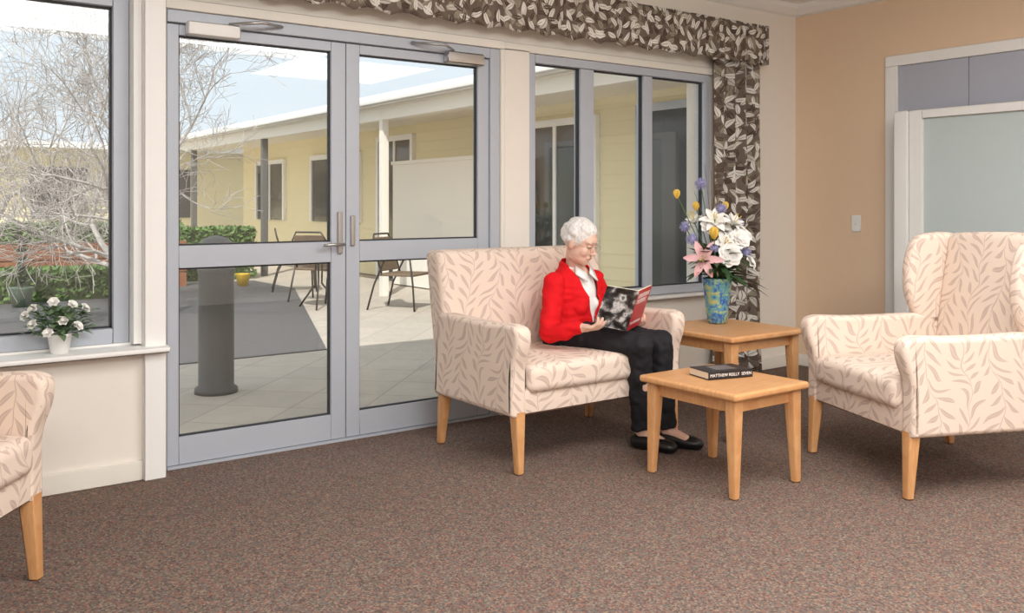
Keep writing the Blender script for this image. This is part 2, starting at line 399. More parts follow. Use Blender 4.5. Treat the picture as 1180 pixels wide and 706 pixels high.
# ---------------- curtain & valance ----------------
def cloth(name,x0,x1,z0,z1,y,mat,amp,freq,nx,nz,scal=0,thick=.004,pinch=None,parent=None,gather=1.4):
    bm=bmesh.new(); uvl=bm.loops.layers.uv.new('UVMap'); g=[]
    for i in range(nx+1):
        row=[]; s=i/nx
        for j in range(nz+1):
            w=j/nz; x=x0+(x1-x0)*s; zb=z0+ (scal*abs(math.sin(x*math.pi/.21)) if scal else 0)
            z=zb+(z1-zb)*w
            a=amp*(1-.55*w) if scal else amp
            yy=y-a*(math.sin(x*freq+1.5*noise.noise(V((x*3,z*.8,1))))+.4*math.sin(x*freq*2.3+z))
            if pinch: x=pinch(x,z)
            row.append(bm.verts.new((x,yy,z)))
        g.append(row)
    for i in range(nx):
        for j in range(nz):
            f=bm.faces.new((g[i][j],g[i+1][j],g[i+1][j+1],g[i][j+1]))
            for l,(a,b) in zip(f.loops,((i,j),(i+1,j),(i+1,j+1),(i,j+1))):
                l[uvl].uv=((x1-x0)*a/nx*gather,(z1-z0)*b/nz)
    o=mk(name,bm,mat,parent,uv=False); so=o.modifiers.new('s','SOLIDIFY'); so.thickness=thick; return o
val=empty('valance',(0,0,2.24),0,'brown leaf-print gathered fabric valance above the doors and windows','valance')
vv=cloth('valance_cloth',.25,5.40,2.235,2.53,-.15,CUR,.010,30,700,10,scal=.024,parent=val,gather=1.1); vv.location=(0,0,-2.24)
b=boxes('valance_return',[(5.38,5.405,-.16,0,2.25,2.53)],CUR,val); b.location=(0,0,-2.24)
b=boxes('pelmet_board',[(.25,5.40,-.13,0,2.5,2.535)],TRIMC,val); b.location=(0,0,-2.24)
cur=tag(cloth('curtain',4.94,5.38,.02,2.5,-.080,CUR,.024,52,220,40,gather=1.2,pinch=lambda x,z:5.16+(x-5.16)*(1+.14*(1-z/2.5)-.08*math.sin(math.pi*min(1,z/1.6))+.05)),'gathered brown leaf-print curtain hanging beside the window','curtain')

# ---------------- seating ----------------
def leg(parent,x,y,h,dx,dy,top=.058,bot=.036,mat=WOOD):
    bm=bmesh.new()
    r=bmesh.ops.create_cube(bm,size=1)
    for v in r['verts']:
        t=v.co.z>0; w=top if t else bot
        v.co=V((x+(0 if t else dx)+math.copysign(w/2,v.co.x),y+(0 if t else dy)+math.copysign(w/2,v.co.y),h if t else 0))
    bmesh.ops.bevel(bm,geom=bm.edges[:],offset=.006,segments=2,affect='EDGES')
    return mk('leg',bm,mat,parent,wn=True)
def seat(name,loc,rz,W,wing,D,label,cat,group=None):
    e=empty(name,(loc[0],loc[1],0),rz,label,cat,group)
    for sx in(-1,1):
        leg(e,sx*(W/2-.05),-.325,.29,sx*.005,-.02); leg(e,sx*(W/2-.05),.30+D,.29,sx*.005,.035)
        x0=sx*(W/2-.088); x1=sx*W/2
        pa=[(-.352,.262,.012),(-.348,.48,.06),(-.392,.585,.05),(-.395,.665,.05),(-.34,.688,.04),(-.1,.675,.3),(.31+D,.69,.03),(.335+D,.262,.012)]
        pillow('armrest',roundpoly(pa),min(x0,x1),max(x0,x1),.024,FAB,e)
        if wing:
            pw=[(.235+D,.60,.01),(.12+D,.66,.06),(.06+D,.80,.12),(.07+D,.97,.1),(.12+D,1.085,.07),(.30+D,1.10,.05),(.425+D,1.07,.04),(.35+D,.60,.02)]
            pillow('wing',roundpoly(pw),min(x0,x1-sx*.012),max(x0,x1-sx*.012),.03,FAB,e)
    boxes('seat_rail',[(-W/2+.06,W/2-.06,-.345,.33+D,.265,.39)],FAB,e,bevel=.010)
    rbox('seat_cushion',(0,-.085+D/2,.425),(W-.185,.58+D,.125),.04,FAB,e,deform=lambda p:(p.x,p.y,p.z+(.022*(1-(p.x/(W/2))**2)*(1-((p.y+.08)/.4)**2) if p.z>.42 else 0)))
    H=1.085 if wing else 1.0
    def df(p):
        t=(p.z-.4)/(H-.4); x=p.x; z=p.z
        if wing and t>.6: z+=.02*(1-(2*x/W)**2)*(t-.6)/.4
        y=p.y+.10*t
        if p.y<.25+D: y-=.018*math.cos(math.pi*x/W)*math.sin(math.pi*max(0,min(1,t)))
        return (x,y,z)
    bw=W-.16 if wing else W-.006
    rbox('backrest',(0,.265+D,(.40+H)/2),(bw,.15,H-.40),.035,FAB,e,deform=df)
    if wing: rbox('back_panel',(0,.31+D,(.27+H)/2-.01),(W-.12,.07,H-.29),.03,FAB,e,deform=lambda p:(p.x,p.y+.085*(p.z-.3)/.7,p.z))
    return e
seat('sofa',(2.995,-.70),0,1.10,False,0,'two-seat upholstered sofa in cream leaf-print fabric with beech legs','sofa')
seat('armchair',(4.065,-2.086),math.radians(-113.3),.83,True,.11,'wing-back armchair in cream leaf-print fabric beside the tables','armchair','leaf-print armchairs')
seat('armchair',(.009,-1.131),math.radians(53.6),.83,True,0,'cream leaf-print armchair with beech legs below the window sill','armchair','leaf-print armchairs')
def table(name,x0,x1,y0,y1,h,label,lw=.05):
    cx,cy=(x0+x1)/2,(y0+y1)/2; w,d=(x1-x0)/2,(y1-y0)/2
    e=empty(name,(cx,cy,0),0,label,'table')
    rbox('tabletop',(0,0,h-.016),(2*w,2*d,.032),.012,WOOD,e,deform=lambda p:(p.x,p.y,p.z-(.005 if p.z>h-.01 and abs(p.x)<w-.03 and abs(p.y)<d-.03 else 0)))
    boxes('apron',[(-w+.05,w-.05,-d+.05,-d+.07,h-.09,h-.03),(-w+.05,w-.05,d-.07,d-.05,h-.09,h-.03),(-w+.05,-w+.07,-d+.07,d-.07,h-.09,h-.03),(w-.07,w-.05,-d+.07,d-.07,h-.09,h-.03)],WOOD,e)
    for sx in(-1,1):
        for sy in(-1,1): leg(e,sx*(w-.055),sy*(d-.055),h-.03,sx*.012,sy*.012,lw+.01,lw-.015)
    return e
table('coffee_table',2.965,3.465,-1.905,-1.335,.45,'low square beech coffee table holding a book')
table('side_table',3.66,4.27,-1.30,-.68,.555,'taller beech side table with a vase of flowers, beside the sofa')
# ---------------- books ----------------
bk=empty('book',(3.27,-1.56,.447),math.radians(-14),'thick dark paperback book with white spine lettering on the coffee table','book')
BLK=M('book_cover_black',(38,36,40),.3,var=.2); PAG=M('paper_pages',(226,216,196),.8)
boxes('cover',[(-.12,.12,-.078,.078,0,.003),(-.12,.12,-.078,.078,.032,.035),(-.12,.12,-.081,-.077,0,.035)],BLK,bk,bevel=.001)
boxes('pages',[(-.117,.117,-.076,.074,.003,.032)],PAG,bk)
def text(s,size,mat,parent,mtx,ext=.0004,name='lettering'):
    c=bpy.data.curves.new('t','FONT'); c.body=s; c.size=size; c.extrude=ext; c.align_x='CENTER'; c.align_y='CENTER'
    o=bpy.data.objects.new('t',c); COL.objects.link(o); bpy.context.view_layer.update()
    me=bpy.data.meshes.new_from_object(o.evaluated_get(bpy.context.evaluated_depsgraph_get())); bpy.data.objects.remove(o)
    me.materials.clear(); me.materials.append(mat); q=bpy.data.objects.new(name,me); COL.objects.link(q); q.parent=parent; q.matrix_local=mtx; return q
text('MATTHEW REILLY  SEVEN',.0195,WHITE,bk,Matrix.Translation((0,-.0815,.0175))@Matrix.Rotation(math.pi/2,4,'X'))
boxes('cover_picture',[(-.05,.06,-.04,.05,.0345,.0358)],M('cover_silver',(120,110,110),.3,var=.5,scale=40),bk)
BS=V((3.11,-1.10,.612));TS=V((3.10,-1.20,.818));BL=V((2.955,-1.035,.650));TL=V((2.955,-1.13,.846));BR=V((3.265,-1.03,.625));TR=V((3.262,-1.125,.832))
mg=empty('magazine',BS,0,'open magazine with monochrome photo and red cover, held up','magazine')
def slabs(name,qs,off,th,mat):
    bm=bmesh.new()
    for q in qs:
        n=(q[1]-q[0]).cross(q[3]-q[0]).normalized()
        if n.y>0:n=-n
        a=[bm.verts.new(p-BS-n*off) for p in q]; b=[bm.verts.new(p-BS-n*(off+th)) for p in q]
        bm.faces.new(a);bm.faces.new(b[::-1])
        for i in range(4): bm.faces.new((a[i],a[(i+1)%4],b[(i+1)%4],b[i]))
    return mk(name,bm,mat,mg,smooth=False)
RED=M('red_print',(190,44,52),.35)
slabs('cover',[[BL,BS,TS,TL]],0,.002,BW); slabs('cover',[[BS,BR,TR,TS]],0,.002,RED)
slabs('pages',[[BL.lerp(BS,.02),BS,TS,TL.lerp(TS,.02)],[BS,BR.lerp(BS,.02),TR.lerp(TS,.02),TS]],.002,.007,PAG)
P=lambda s,t:(BS.lerp(BR,s)).lerp(TS.lerp(TR,s),t)
random.seed(4); qs=[]
for t0,t1,e in ((.80,.90,.9),(.66,.76,.75),(.14,.20,.8)):
    s=.12
    while s<e:
        w=random.uniform(.035,.07)
        qs.append([P(s,t0),P(s+w*.45,t0),P(s+w*.45,t1),P(s,t1)])
        if random.random()<.7: qs.append([P(s,t1-.02),P(s+w,t1-.02),P(s+w,t1),P(s,t1)])
        s+=w+.03
slabs('lettering',qs,-.0012,.0012,WHITE)
# ---------------- person ----------------
SK=NT('skin'); nn=SK.noise(SK.obj(),30,3); SK.l(SK.mix(nn.outputs[0],lin((220,176,154)),lin((236,198,178))),SK.b.inputs['Base Color'])
SK.b.inputs['Roughness'].default_value=.55; SK.b.inputs['Subsurface Weight'].default_value=.05; SK.b.inputs['Subsurface Radius'].default_value=(.008,.005,.003); SKIN=SK.mat
REDC=M('red_knit',(218,22,30),.8,var=.08,scale=60,bump=.2,spec=.2); WBL=M('white_blouse',(243,242,240),.7); TROU=M('black_trousers',(36,35,39),.75,var=.2,spec=.25); SHOE=M('black_leather',(22,21,22),.35)
HAIR=hairmat()
pe=empty('person',(3.12,-.72,0),math.radians(10),'seated person with short white hair and red cardigan, reading a magazine','person')
inv=(Matrix.Translation((3.12,-.72,0))@Matrix.Rotation(math.radians(10),4,'Z')).inverted()
W2L=lambda p:inv@V(p)
HM=Matrix.Translation((-.035,-.045,1.040))@Matrix.Rotation(math.radians(12),4,'Z')@Matrix.Rotation(math.radians(22),4,'X')
H=lambda x,y,z:HM@V((x,y,z)); HR=HM.to_3x3()
bm=bmesh.new()
loft(bm,[(.49,0,.06,.14,.11),(.6,0,.055,.135,.11),(.7,0,.035,.14,.10),(.8,0,.025,.14,.09),(.86,0,.025,.12,.07),(.90,0,.02,.07,.055)])
chain(bm,[((0,.025,.88),.055),((-.01,.01,.94),.050),((-.025,-.005,.99),.052)])
rs=(-.165,.02,.825); re=(-.272,-.035,.59); rw=W2L((2.935,-.965,.628)); ls=(.160,.02,.825); le=(.258,-.03,.60); lw=W2L((3.335,-.95,.620))
for s,e2,w in((rs,re,rw),(ls,le,lw)):
    chain(bm,[(s,.045),(e2,.036),(w.lerp(V(e2),.5),.034),(w,.024)])
LG=((-1,(0,-.40,.535),(.08,-.355,.085)),(1,(.15,-.42,.535),(.20,-.42,.085)))
for sx,kn,an in LG:
    chain(bm,[((sx*.08,.05,.555),.07),(kn,.048),(an,.034)]); cap(bm,an,(an[0]+.02,an[1]-.1,.05),.03,.025)
sph(bm,H(0,.012,.022),(.069,.09,.090),HR); sph(bm,H(0,-.020,-.034),(.057,.062,.072),HR); sph(bm,H(0,-.054,-.086),(.026,.024,.020),HR)
sph(bm,H(0,-.026,-.066),(.050,.054,.042),HR); sph(bm,H(0,-.008,-.082),(.042,.048,.026),HR); sph(bm,H(0,-.045,.03),(.055,.038,.035),HR)
chain(bm,[(H(0,-.078,.010),.0065),(H(0,-.090,-.014),.0075),(H(0,-.098,-.028),.0095)])
for s in(-1,1):
    sph(bm,H(s*.030,-.045,-.030),(.026,.030,.030),HR); sph(bm,H(s*.009,-.089,-.031),.0065); sph(bm,H(s*.029,-.072,.026),(.021,.009,.006),HR)
    sph(bm,H(s*.070,.010,-.012),(.008,.016,.026),HR); sph(bm,H(s*.029,-.069,.006),(.013,.009,.008),HR)
cap(bm,H(-.015,-.075,-.056),H(.015,-.075,-.056),.009,.009)
def hand(bm,w,f,n,side):
    f=V(f).normalized(); n=V(n); n=(n-f*n.dot(f)).normalized(); s=f.cross(n)*side
    m=Matrix((s,f,n)).transposed()
    sph(bm,w+f*.042,(.036,.046,.015),m)
    cap(bm,w,w+f*.03,.022,.02)
    for k,(o,l,c) in enumerate(((.027,.070,.35),(.009,.078,.4),(-.009,.072,.45),(-.026,.058,.5))):
        p=w+f*(.078-abs(o-.009)*.25)+s*o; ang=.15; pts=[(p-f*.02,.0095),(p,.009)]
        for q,r in((.45,.0085),(.31,.008),(.24,.007)):
            ang+=c; p=p+(f*math.cos(ang)+n*math.sin(ang)+s*o*1.5)*l*q; pts.append((p,r))
        chain(bm,pts)
    p=w+f*.02+s*.026; q=p+(f*.6+s*.75+n*.35).normalized()*.032; r=q+(f*.85+s*.25+n*.5).normalized()*.028
    chain(bm,[(p,.013),(q,.0105),(r,.009)])
R10=Matrix.Rotation(math.radians(-10),3,'Z')
hand(bm,rw,R10@V((.42,-.85,.05)),R10@V((.25,-.05,.95)),-1)
hand(bm,lw,R10@V((-.62,-.75,.05)),R10@V((-.2,-.05,.95)),1)
blob('body',bm,SKIN,pe,.0032,5)
def wr(s,a): return lambda p:a*noise.noise(V(p)*s)+a*.6*noise.noise(V(p)*s*2.3)
bm=bmesh.new()
loft(bm,[(.475,0,.05,.15,.12),(.52,0,.05,.168,.135),(.60,0,.05,.16,.135),(.65,0,.05,.15,.13)])
for sx,kn,an in LG:
    an=(an[0],an[1],.10)
    chain(bm,[((sx*.08,.03,.555),.085),((sx*.06+.03,-.2,.55),.076),(kn,.063)]); a=V(((kn[0]+an[0])/2,(kn[1]+an[1])/2+.012,.33)); chain(bm,[(kn,.063),(a,.058)])
    b=V(an); d=b-a
    bmesh.ops.create_cone(bm,cap_ends=True,segments=24,radius1=.057,radius2=.054,depth=d.length,matrix=Matrix.Translation((a+b)/2)@d.to_track_quat('Z','Y').to_matrix().to_4x4())
blob('trousers',bm,TROU,pe,.007,5,disp=wr(14,.010))
TR_=[(.55,0,.05,.165,.14),(.62,0,.04,.166,.143),(.70,0,.03,.160,.135),(.78,0,.025,.158,.122),(.84,0,.025,.146,.103),(.88,0,.028,.113,.085),(.915,0,.03,.082,.072),(.955,0,.03,.068,.064)]
bm=bmesh.new(); loft(bm,[(z,x,y,a-.020,b-.020) for z,x,y,a,b in TR_[:-1]])
for s in(-1,1): sph(bm,(s*.056,-.055,.71),.040)
blob('blouse',bm,WBL,pe,.007,6,disp=wr(20,.002))
bm=bmesh.new(); loft(bm,TR_)
for s in(-1,1): sph(bm,(s*.062,-.052,.71),.057)
for s,e2,w in((rs,re,rw),(ls,le,lw)):
    w2=w.lerp(V(e2),.1); chain(bm,[(s,.059),(V(s).lerp(V(e2),.5),.054),(e2,.051),(w.lerp(V(e2),.5),.045),(w2,.035)])
def cut(c):
    if c.z>.925+.3*c.y : return True
    hw=.018+ max(0,(c.z-.64))*.27 + max(0,.60-c.z)*.3
    return c.y<0 and abs(c.x-.01)<hw and c.y>-.22 and c.z>.5 and abs(c.x)<.11
blob('cardigan',bm,REDC,pe,.006,6,disp=lambda p:.010*noise.noise(V(p)*11)+.008*noise.noise(V((p.x*16,p.y*16,p.z*36))),cut=cut,solid=.006)
bm=bmesh.new()
for s in(-1,1):
    a=[V((s*.010,-.066,.875)),V((s*.058,-.03,.915)),V((s*.078,-.045,.875)),V((s*.04,-.096,.835))]
    vs=[bm.verts.new(p) for p in a]; bm.faces.new(vs)
co=mk('collar',bm,WBL,pe,uv=False); so=co.modifiers.new('s','SOLIDIFY'); so.thickness=.006
for kn,r in(((.08,-.355),.15),((.20,-.42),.35)):
    c,s=math.cos(r),math.sin(r)
    def df(p,kn=kn,c=c,s=s):
        y=p.y; t=(y+.19)/.25; w=1-.25*max(0,(.25-t))/.25*1.0; z=p.z*(1 if t>.55 else .72+.5*max(0,t)); x=p.x*w
        z=min(z,.12); return (kn[0]+x*c-y*s,kn[1]+x*s+y*c,z)
    rbox('shoe',(0,-.065,.038),(.088,.25,.076),.036,SHOE,pe,deform=df)
bm=bmesh.new(); sph(bm,H(0,.022,.034),(.077,.093,.090),HR)
random.seed(3)
k=0
while k<110:
    d=V((random.gauss(0,1),random.gauss(0,1),random.gauss(0,1))).normalized()
    if d.z<-.5: continue
    if d.y<-.15 and d.z<.45: continue
    if d.y<.15 and d.z<.15 : continue
    k+=1; p=V((0,.022,.032))+V((d.x*.067,d.y*.081,d.z*.077)); r=random.uniform(.020,.023)
    sph(bm,H(*p),r,sub=2)
def hd(p):
    w=V(p)*32; w=w+V((noise.noise(w*.6),noise.noise(w*.6+V((5,5,5))),noise.noise(w*.6+V((9,1,3)))))*2
    return .0016*noise.noise(w)+.001*noise.noise(V((p[0]*150,p[1]*150,p[2]*50)))
blob('hair',bm,HAIR,pe,.003,18,disp=hd)
DK=M('dark_iris',(70,60,60),.3); LIP=M('lip',(190,116,106),.5); BRW=M('grey_brow',(196,186,180),.7)
bm=bmesh.new(); cap(bm,H(-.015,-.0825,-.057),H(.015,-.0825,-.057),.0028,.0028); mk('lips',bm,LIP,pe,uv=False)
for s in(-1,1):
    bm=bmesh.new(); sph(bm,H(s*.029,-.0775,.003),(.010,.003,.0022),HR); mk('eye',bm,DK,pe,uv=False)
    bm=bmesh.new(); cap(bm,H(s*.018,-.081,.030),H(s*.044,-.074,.031),.0022,.0018); mk('eyebrow',bm,BRW,pe,uv=False)
bm=bmesh.new()
for s in(-1,1):
    addtube(bm,[H(s*.031+.023*math.cos(a),-.094,-.002+.017*math.sin(a)) for a in [i*2*math.pi/20 for i in range(21)]],.0009,6)
    addtube(bm,[H(s*.054,-.094,.004),H(s*.074,-.08,.006),H(s*.08,.0,.004)],.0009,6)
addtube(bm,[H(-.009,-.094,.003),H(0,-.097,.006),H(.009,-.094,.003)],.0009,6)
mk('glasses',bm,M('glasses_rim',(150,130,112),.3,metal=.6),pe,uv=False)

# ---------------- flowers ----------------
def petals(bm,c,axis,n,L,Wd,open_,curl=.3,layers=1,cup=0):
    axis=V(axis).normalized(); q=axis.to_track_quat('Z','Y').to_matrix()
    for ly in range(layers):
        for k in range(n):
            a=2*math.pi*(k+.5*ly)/n+random.uniform(-.1,.1); op=open_*(1-.7*ly/max(1,layers)); l=L*(1-.12*ly)
            g=[]
            for i in range(6):
                t=i/5; ang=op*(1+curl*t); r=l*t*math.sin(ang); z=l*t*math.cos(ang); w=Wd*math.sin(math.pi*(.08+.88*t))**.8*(1-.15*ly)
                row=[]
                for j in(-1,0,1):
                    p=V((r,j*w/2,z+abs(j)*w*.2)); p=Matrix.Rotation(a,3,'Z')@p; row.append(bm.verts.new(V(c)+q@p))
                g.append(row)
            for i in range(5):
                for j in range(2): bm.faces.new((g[i][j],g[i+1][j],g[i+1][j+1],g[i][j+1]))
PW=M('white_petal',(250,247,242),.6); PP=M('pink_lily_petal',(240,184,186),.55,var=.25,scale=25); PY=M('yellow_petal',(240,208,100),.6); PB=M('lilac_thistle',(160,158,198),.7,var=.3,scale=60); PYC=M('flower_centre',(214,194,96),.7)
STEM=M('green_stem',(84,112,60),.6)
vx,vy,vz=4.07,-.84,.555
va=tag(lathe('vase',[(.048,0),(.055,.006),(.062,.06),(.070,.13),(.078,.19),(.083,.245),(.084,.26),(.078,.258),(.072,.2),(.06,.1),(.045,.02)],VASE,seg=40,loc=(vx,vy,vz-.002)),'tall hand-painted blue and green vase on the side table','vase')
fa=empty('flower_arrangement',(vx,vy,vz+.2),0,'artificial lilies, white roses, yellow tulips and blue thistles in the vase','flowers')
rt=V((.8076,-.59,0)); fw=V((.5897,.8076,0))
def FP(px,py,dep): return rt*((px-828)*.00504)+V((0,0,(372-py)*.00504-.2))+fw*dep
def stem(p,r=.003):
    tube('stem',[V((random.uniform(-.02,.02),random.uniform(-.02,.02),-.08)),p*.5+V((0,0,.02)),p],r,STEM,fa,6)
def fl(kind,px,py,dep,ax=None,s=1):
    p=FP(px,py,dep); ax=ax or (p.x,p.y,max(.05,p.z)*.6); ax=V(ax)-fw*.12
    stem(p); bm=bmesh.new()
    if kind=='rose': petals(bm,p,ax,7,.060*s,.062*s,1.25,.2,5); mt=PW
    elif kind=='lily': petals(bm,p-ax.normalized()*.03,ax,6,.115*s,.046*s,.95,.5); mt=PP
    elif kind=='wlily': petals(bm,p-ax.normalized()*.03,ax,6,.095*s,.045*s,.85,.5,2); mt=PW
    elif kind=='tulip': petals(bm,p-V((0,0,.02)),(ax.x*.3,ax.y*.3,1),6,.06*s,.042*s,.42,-.6,2); mt=PY
    elif kind=='thistle':
        sph(bm,p,.018*s,sub=2)
        for i in range(120):
            d=V((random.gauss(0,1),random.gauss(0,1),random.gauss(0,1))).normalized(); addtube(bm,[p,p+d*.034*s],[.0028,.001],4)
        mt=PB
    o=mk({'rose':'rose','lily':'lily','wlily':'lily','tulip':'tulip','thistle':'thistle'}[kind],bm,mt,fa,uv=False)
    if kind in('lily','wlily'):
        bm=bmesh.new()
        for i in range(6):
            d=(ax.normalized()+V((random.uniform(-.4,.4),random.uniform(-.4,.4),random.uniform(-.4,.4)))).normalized(); addtube(bm,[p-ax.normalized()*.02,p+d*.045],.0015,4); sph(bm,p+d*.047,.004,sub=1)
        mk('stamen',bm,PYC,fa,uv=False)
F=(-.6,-.75,.25)
fl('rose',838,294,-.09,F,1.2); fl('rose',852,276,-.03,(-.3,-.8,.5),1.1); fl('wlily',824,254,-.03,(-.5,-.6,.7)); fl('rose',838,268,.02,(0,-.5,.9),1); fl('wlily',849,256,.02,(.2,-.6,.8),.9)
fl('lily',808,298,-.10,(-.8,-.6,.15),1.0); fl('tulip',782,226,.0,s=.9); fl('tulip',820,272,-.10,s=1.2); fl('tulip',806,240,.05,s=.9); fl('tulip',840,240,.06,s=.9)
fl('rose',818,262,-.02,(-.5,-.7,.6),.9); fl('rose',862,272,.05,(.1,-.7,.7),.85); fl('wlily',835,280,-.06,(-.4,-.8,.4),.8)
fl('thistle',810,213,.02,s=1.1); fl('thistle',832,241,-.02); fl('thistle',797,276,-.05,s=1.1); fl('thistle',792,262,.03); fl('thistle',856,258,.07); fl('thistle',862,292,.02,s=1); fl('thistle',820,286,-.10,s=.8); fl('wlily',803,254,.06,s=.8); fl('rose',866,303,.0,(.3,-.6,.4),.75)
TW=M('dry_twig',(110,84,60),.8)
for px,py in((815,190),(822,198),(825,185),(803,222),(832,205)):
    tube('twig',[V((0,0,-.05)),FP(824,280,.02),FP(px,py,.03)],[.003,.0025,.001],TW,fa,5)
def leafmesh(name,pairs,mat,parent):
    bm=bmesh.new()
    for p,d,L,w in pairs:
        d=V(d).normalized(); sd=d.cross(V((0,0,1))).normalized(); up=sd.cross(d); g=[]
        for i in range(7):
            t=i/6; c=V(p)+d*L*t-V((0,0,1))*L*.35*t*t; ww=w*math.sin(math.pi*(.04+.94*t)); g.append([bm.verts.new(c-sd*ww/2+up*ww*.15),bm.verts.new(c),bm.verts.new(c+sd*ww/2+up*ww*.15)])
        for i in range(6):
            for j in range(2): bm.faces.new((g[i][j],g[i+1][j],g[i+1][j+1],g[i][j+1]))
    return mk(name,bm,mat,parent,uv=False)
ps=[]
for i in range(90):
    a=random.uniform(0,6.28); el=random.uniform(-.15,1.3); r=random.uniform(.02,.07); z=random.uniform(.05,.2)
    ps.append(((r*math.cos(a),r*math.sin(a),z),(math.cos(a),math.sin(a),el),random.uniform(.10,.20),random.uniform(.03,.055)))
for px,py in((886,322),(876,332),(866,318),(880,312),(812,326),(800,318),(888,330)):
    q=FP(px,py,0); ps.append(((0,0,.06),q-V((0,0,.02)),q.length,.05))
leafmesh('foliage',ps,LEAF2,fa)
pot=tag(lathe('flower_pot',[(.032,0),(.036,.004),(.046,.07),(.05,.074),(.05,.085),(.044,.085),(.04,.06),(.03,.02)],WHITE,seg=28,loc=(.735,-.115,.6025)),'small white ceramic pot on the window sill','flower pot')
pr=empty('white_roses',(.735,-.115,.66),0,'small artificial white rose bush in the sill pot','flowers')
random.seed(11); ps=[]
for i in range(260):
    a=random.uniform(0,6.28); el=random.uniform(-.1,1.3); L=random.uniform(.025,.055); r=random.uniform(0,.11)
    ps.append(((r*math.cos(a)*1.15,r*math.sin(a)*.6,random.uniform(.02,.14)),(math.cos(a),math.sin(a)*.6,el),L,.026))
leafmesh('foliage',ps,M('rose_foliage',(104,130,92),.6,var=.4,scale=40),pr)
for dx,dy,dz in((-.13,-.0,.11),(-.105,-.02,.075),(-.10,.01,.135),(-.03,-.04,.165),(.0,-.06,.085),(.05,.0,.145),(.095,-.02,.13),(.06,-.06,.06),(-.055,-.07,.04)):
    p=V((dx,dy,dz)); tube('stem',[(0,0,-.02),p*.5+V((0,0,.01)),p],.0018,STEM,pr,5)
    bm=bmesh.new(); petals(bm,p,(dx,-.09,.08),6,.025,.025,1.15,.2,4); mk('rose',bm,PW,pr,uv=False)

# ---------------- outdoors ----------------
bm=bmesh.new(); addbox(bm,-14,30,.2,40,-.12,-.02); tag(mk('courtyard_paving',bm,PAVE,smooth=False),'pale square concrete courtyard paving outside the glass doors','paving')
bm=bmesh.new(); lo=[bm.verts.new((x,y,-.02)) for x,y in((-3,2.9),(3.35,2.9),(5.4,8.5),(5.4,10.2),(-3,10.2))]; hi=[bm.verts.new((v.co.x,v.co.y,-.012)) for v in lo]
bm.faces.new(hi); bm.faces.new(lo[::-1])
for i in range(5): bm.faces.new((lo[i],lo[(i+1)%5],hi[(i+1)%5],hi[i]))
tag(mk('shade_patch',bm,M('painted_shade',(98,96,95),.8,var=.15),smooth=False),'darker grey patch of painted shade on the courtyard paving','painted shade')  # thin grey sheet over the paving, courtyard shade put into its colour and outline
tag(boxes('roof_eave',[(-3,8,.2,.95,2.55,2.7)],WHITE),'white roof eave over the glass doors','roof eave')
nb=empty('neighbouring_building',(7.5,8,0),0,'pale yellow weatherboard wing with verandah across the courtyard','building')
def T(o): o.location=(-7.5,-8,0); return o
def boards(name,n,h,z0,ln,mat,parent):
    prof=[]
    for i in range(n): prof+=[(-0,z0+i*h),(-.02,z0+i*h),(-.004,z0+(i+1)*h)]
    prof=[(.12,z0)]+prof+[(.12,z0+n*h)]
    return extr(name,prof,0,ln,mat,parent)
w=boards('wall',19,.16,0,16,YEL,nb); w.rotation_euler=(0,0,-math.pi/2); w.location=(0,8.5,0)
T(boxes('roof',[(5.75,5.95,.9,18,2.60,2.66)],ROOF,nb))
def roofslab(pts):
    bm=bmesh.new(); vs=[bm.verts.new(p) for p in pts]+[bm.verts.new((p[0],p[1],p[2]-.05)) for p in pts]
    for f in((0,1,2,3),(4,7,6,5),(0,4,5,1),(2,6,7,3),(0,3,7,4),(1,5,6,2)): bm.faces.new([vs[i] for i in f])
    return bm
T(mk('roof',roofslab(((5.75,1.0,2.68),(5.75,18,2.68),(10.5,18,5.5),(10.5,1.0,5.5))),ROOF,nb,smooth=False))
T(boxes('gutter',[(5.66,5.78,.9,18,2.56,2.69)],WHITE,nb,bevel=.02))
T(boxes('verandah_ceiling',[(5.8,7.5,1.0,18,2.54,2.57)],TRIMC,nb)); T(boxes('beam',[(5.85,5.97,1.0,18,2.38,2.56)],TRIMC,nb))
for y in(2.4,6.6,11,15): T(boxes('verandah_post',[(5.86,5.96,y,y+.1,-.02,2.4)],GREY if y>10 else TRIMC,nb,bevel=.005))
for y0,y1,z0,z1,k in((.9,3.25,.1,2.3,'d'),(4.1,5.6,.0,2.25,'d'),(8.6,9.7,0,2.3,'d'),(10.5,12.5,.9,2.1,'w'),(14,15.5,.9,2.1,'w')):
    T(boxes('door_frame' if k=='d' else 'window_frame',[(7.42,7.49,y0-.08,y1+.08,z1,z1+.09),(7.42,7.49,y0-.08,y0,z0,z1),(7.42,7.49,y1,y1+.08,z0,z1),(7.43,7.49,(y0+y1)/2-.03,(y0+y1)/2+.03,z0,z1)],ALU if y0<1 else WHITE,nb))
    T(boxes('door' if k=='d' else 'window',[(7.45,7.48,y0,y1,z0,z1)],DARK,nb))
T(boxes('cream_partition',[(6.9,6.95,5.8,8.2,0,1.85),(6.86,6.99,5.8,8.2,1.85,1.9)],TRIMC,nb))
bm=bmesh.new(); sph(bm,(7.36,11,2.0),.14); wl=T(mk('wall_lamp',bm,GREY,nb))
fb=empty('distant_building',(4,19,0),0,'distant pale yellow building with grey metal roof','building')
w=boards('wall',17,.16,0,22,YEL,fb); w.location=(-12,0,0)
mk('roof',roofslab(((-12,-.9,2.6),(12,-.9,2.6),(12,5,6.0),(-12,5,6.0))),ROOF,fb,smooth=False); boxes('gutter',[(-12,12,-1.0,-.88,2.5,2.64)],WHITE,fb)
for x in(-3,-.6,1.8,): boxes('window',[(x,x+1.2,-.06,-.02,.9,2.1)],GREY,fb)
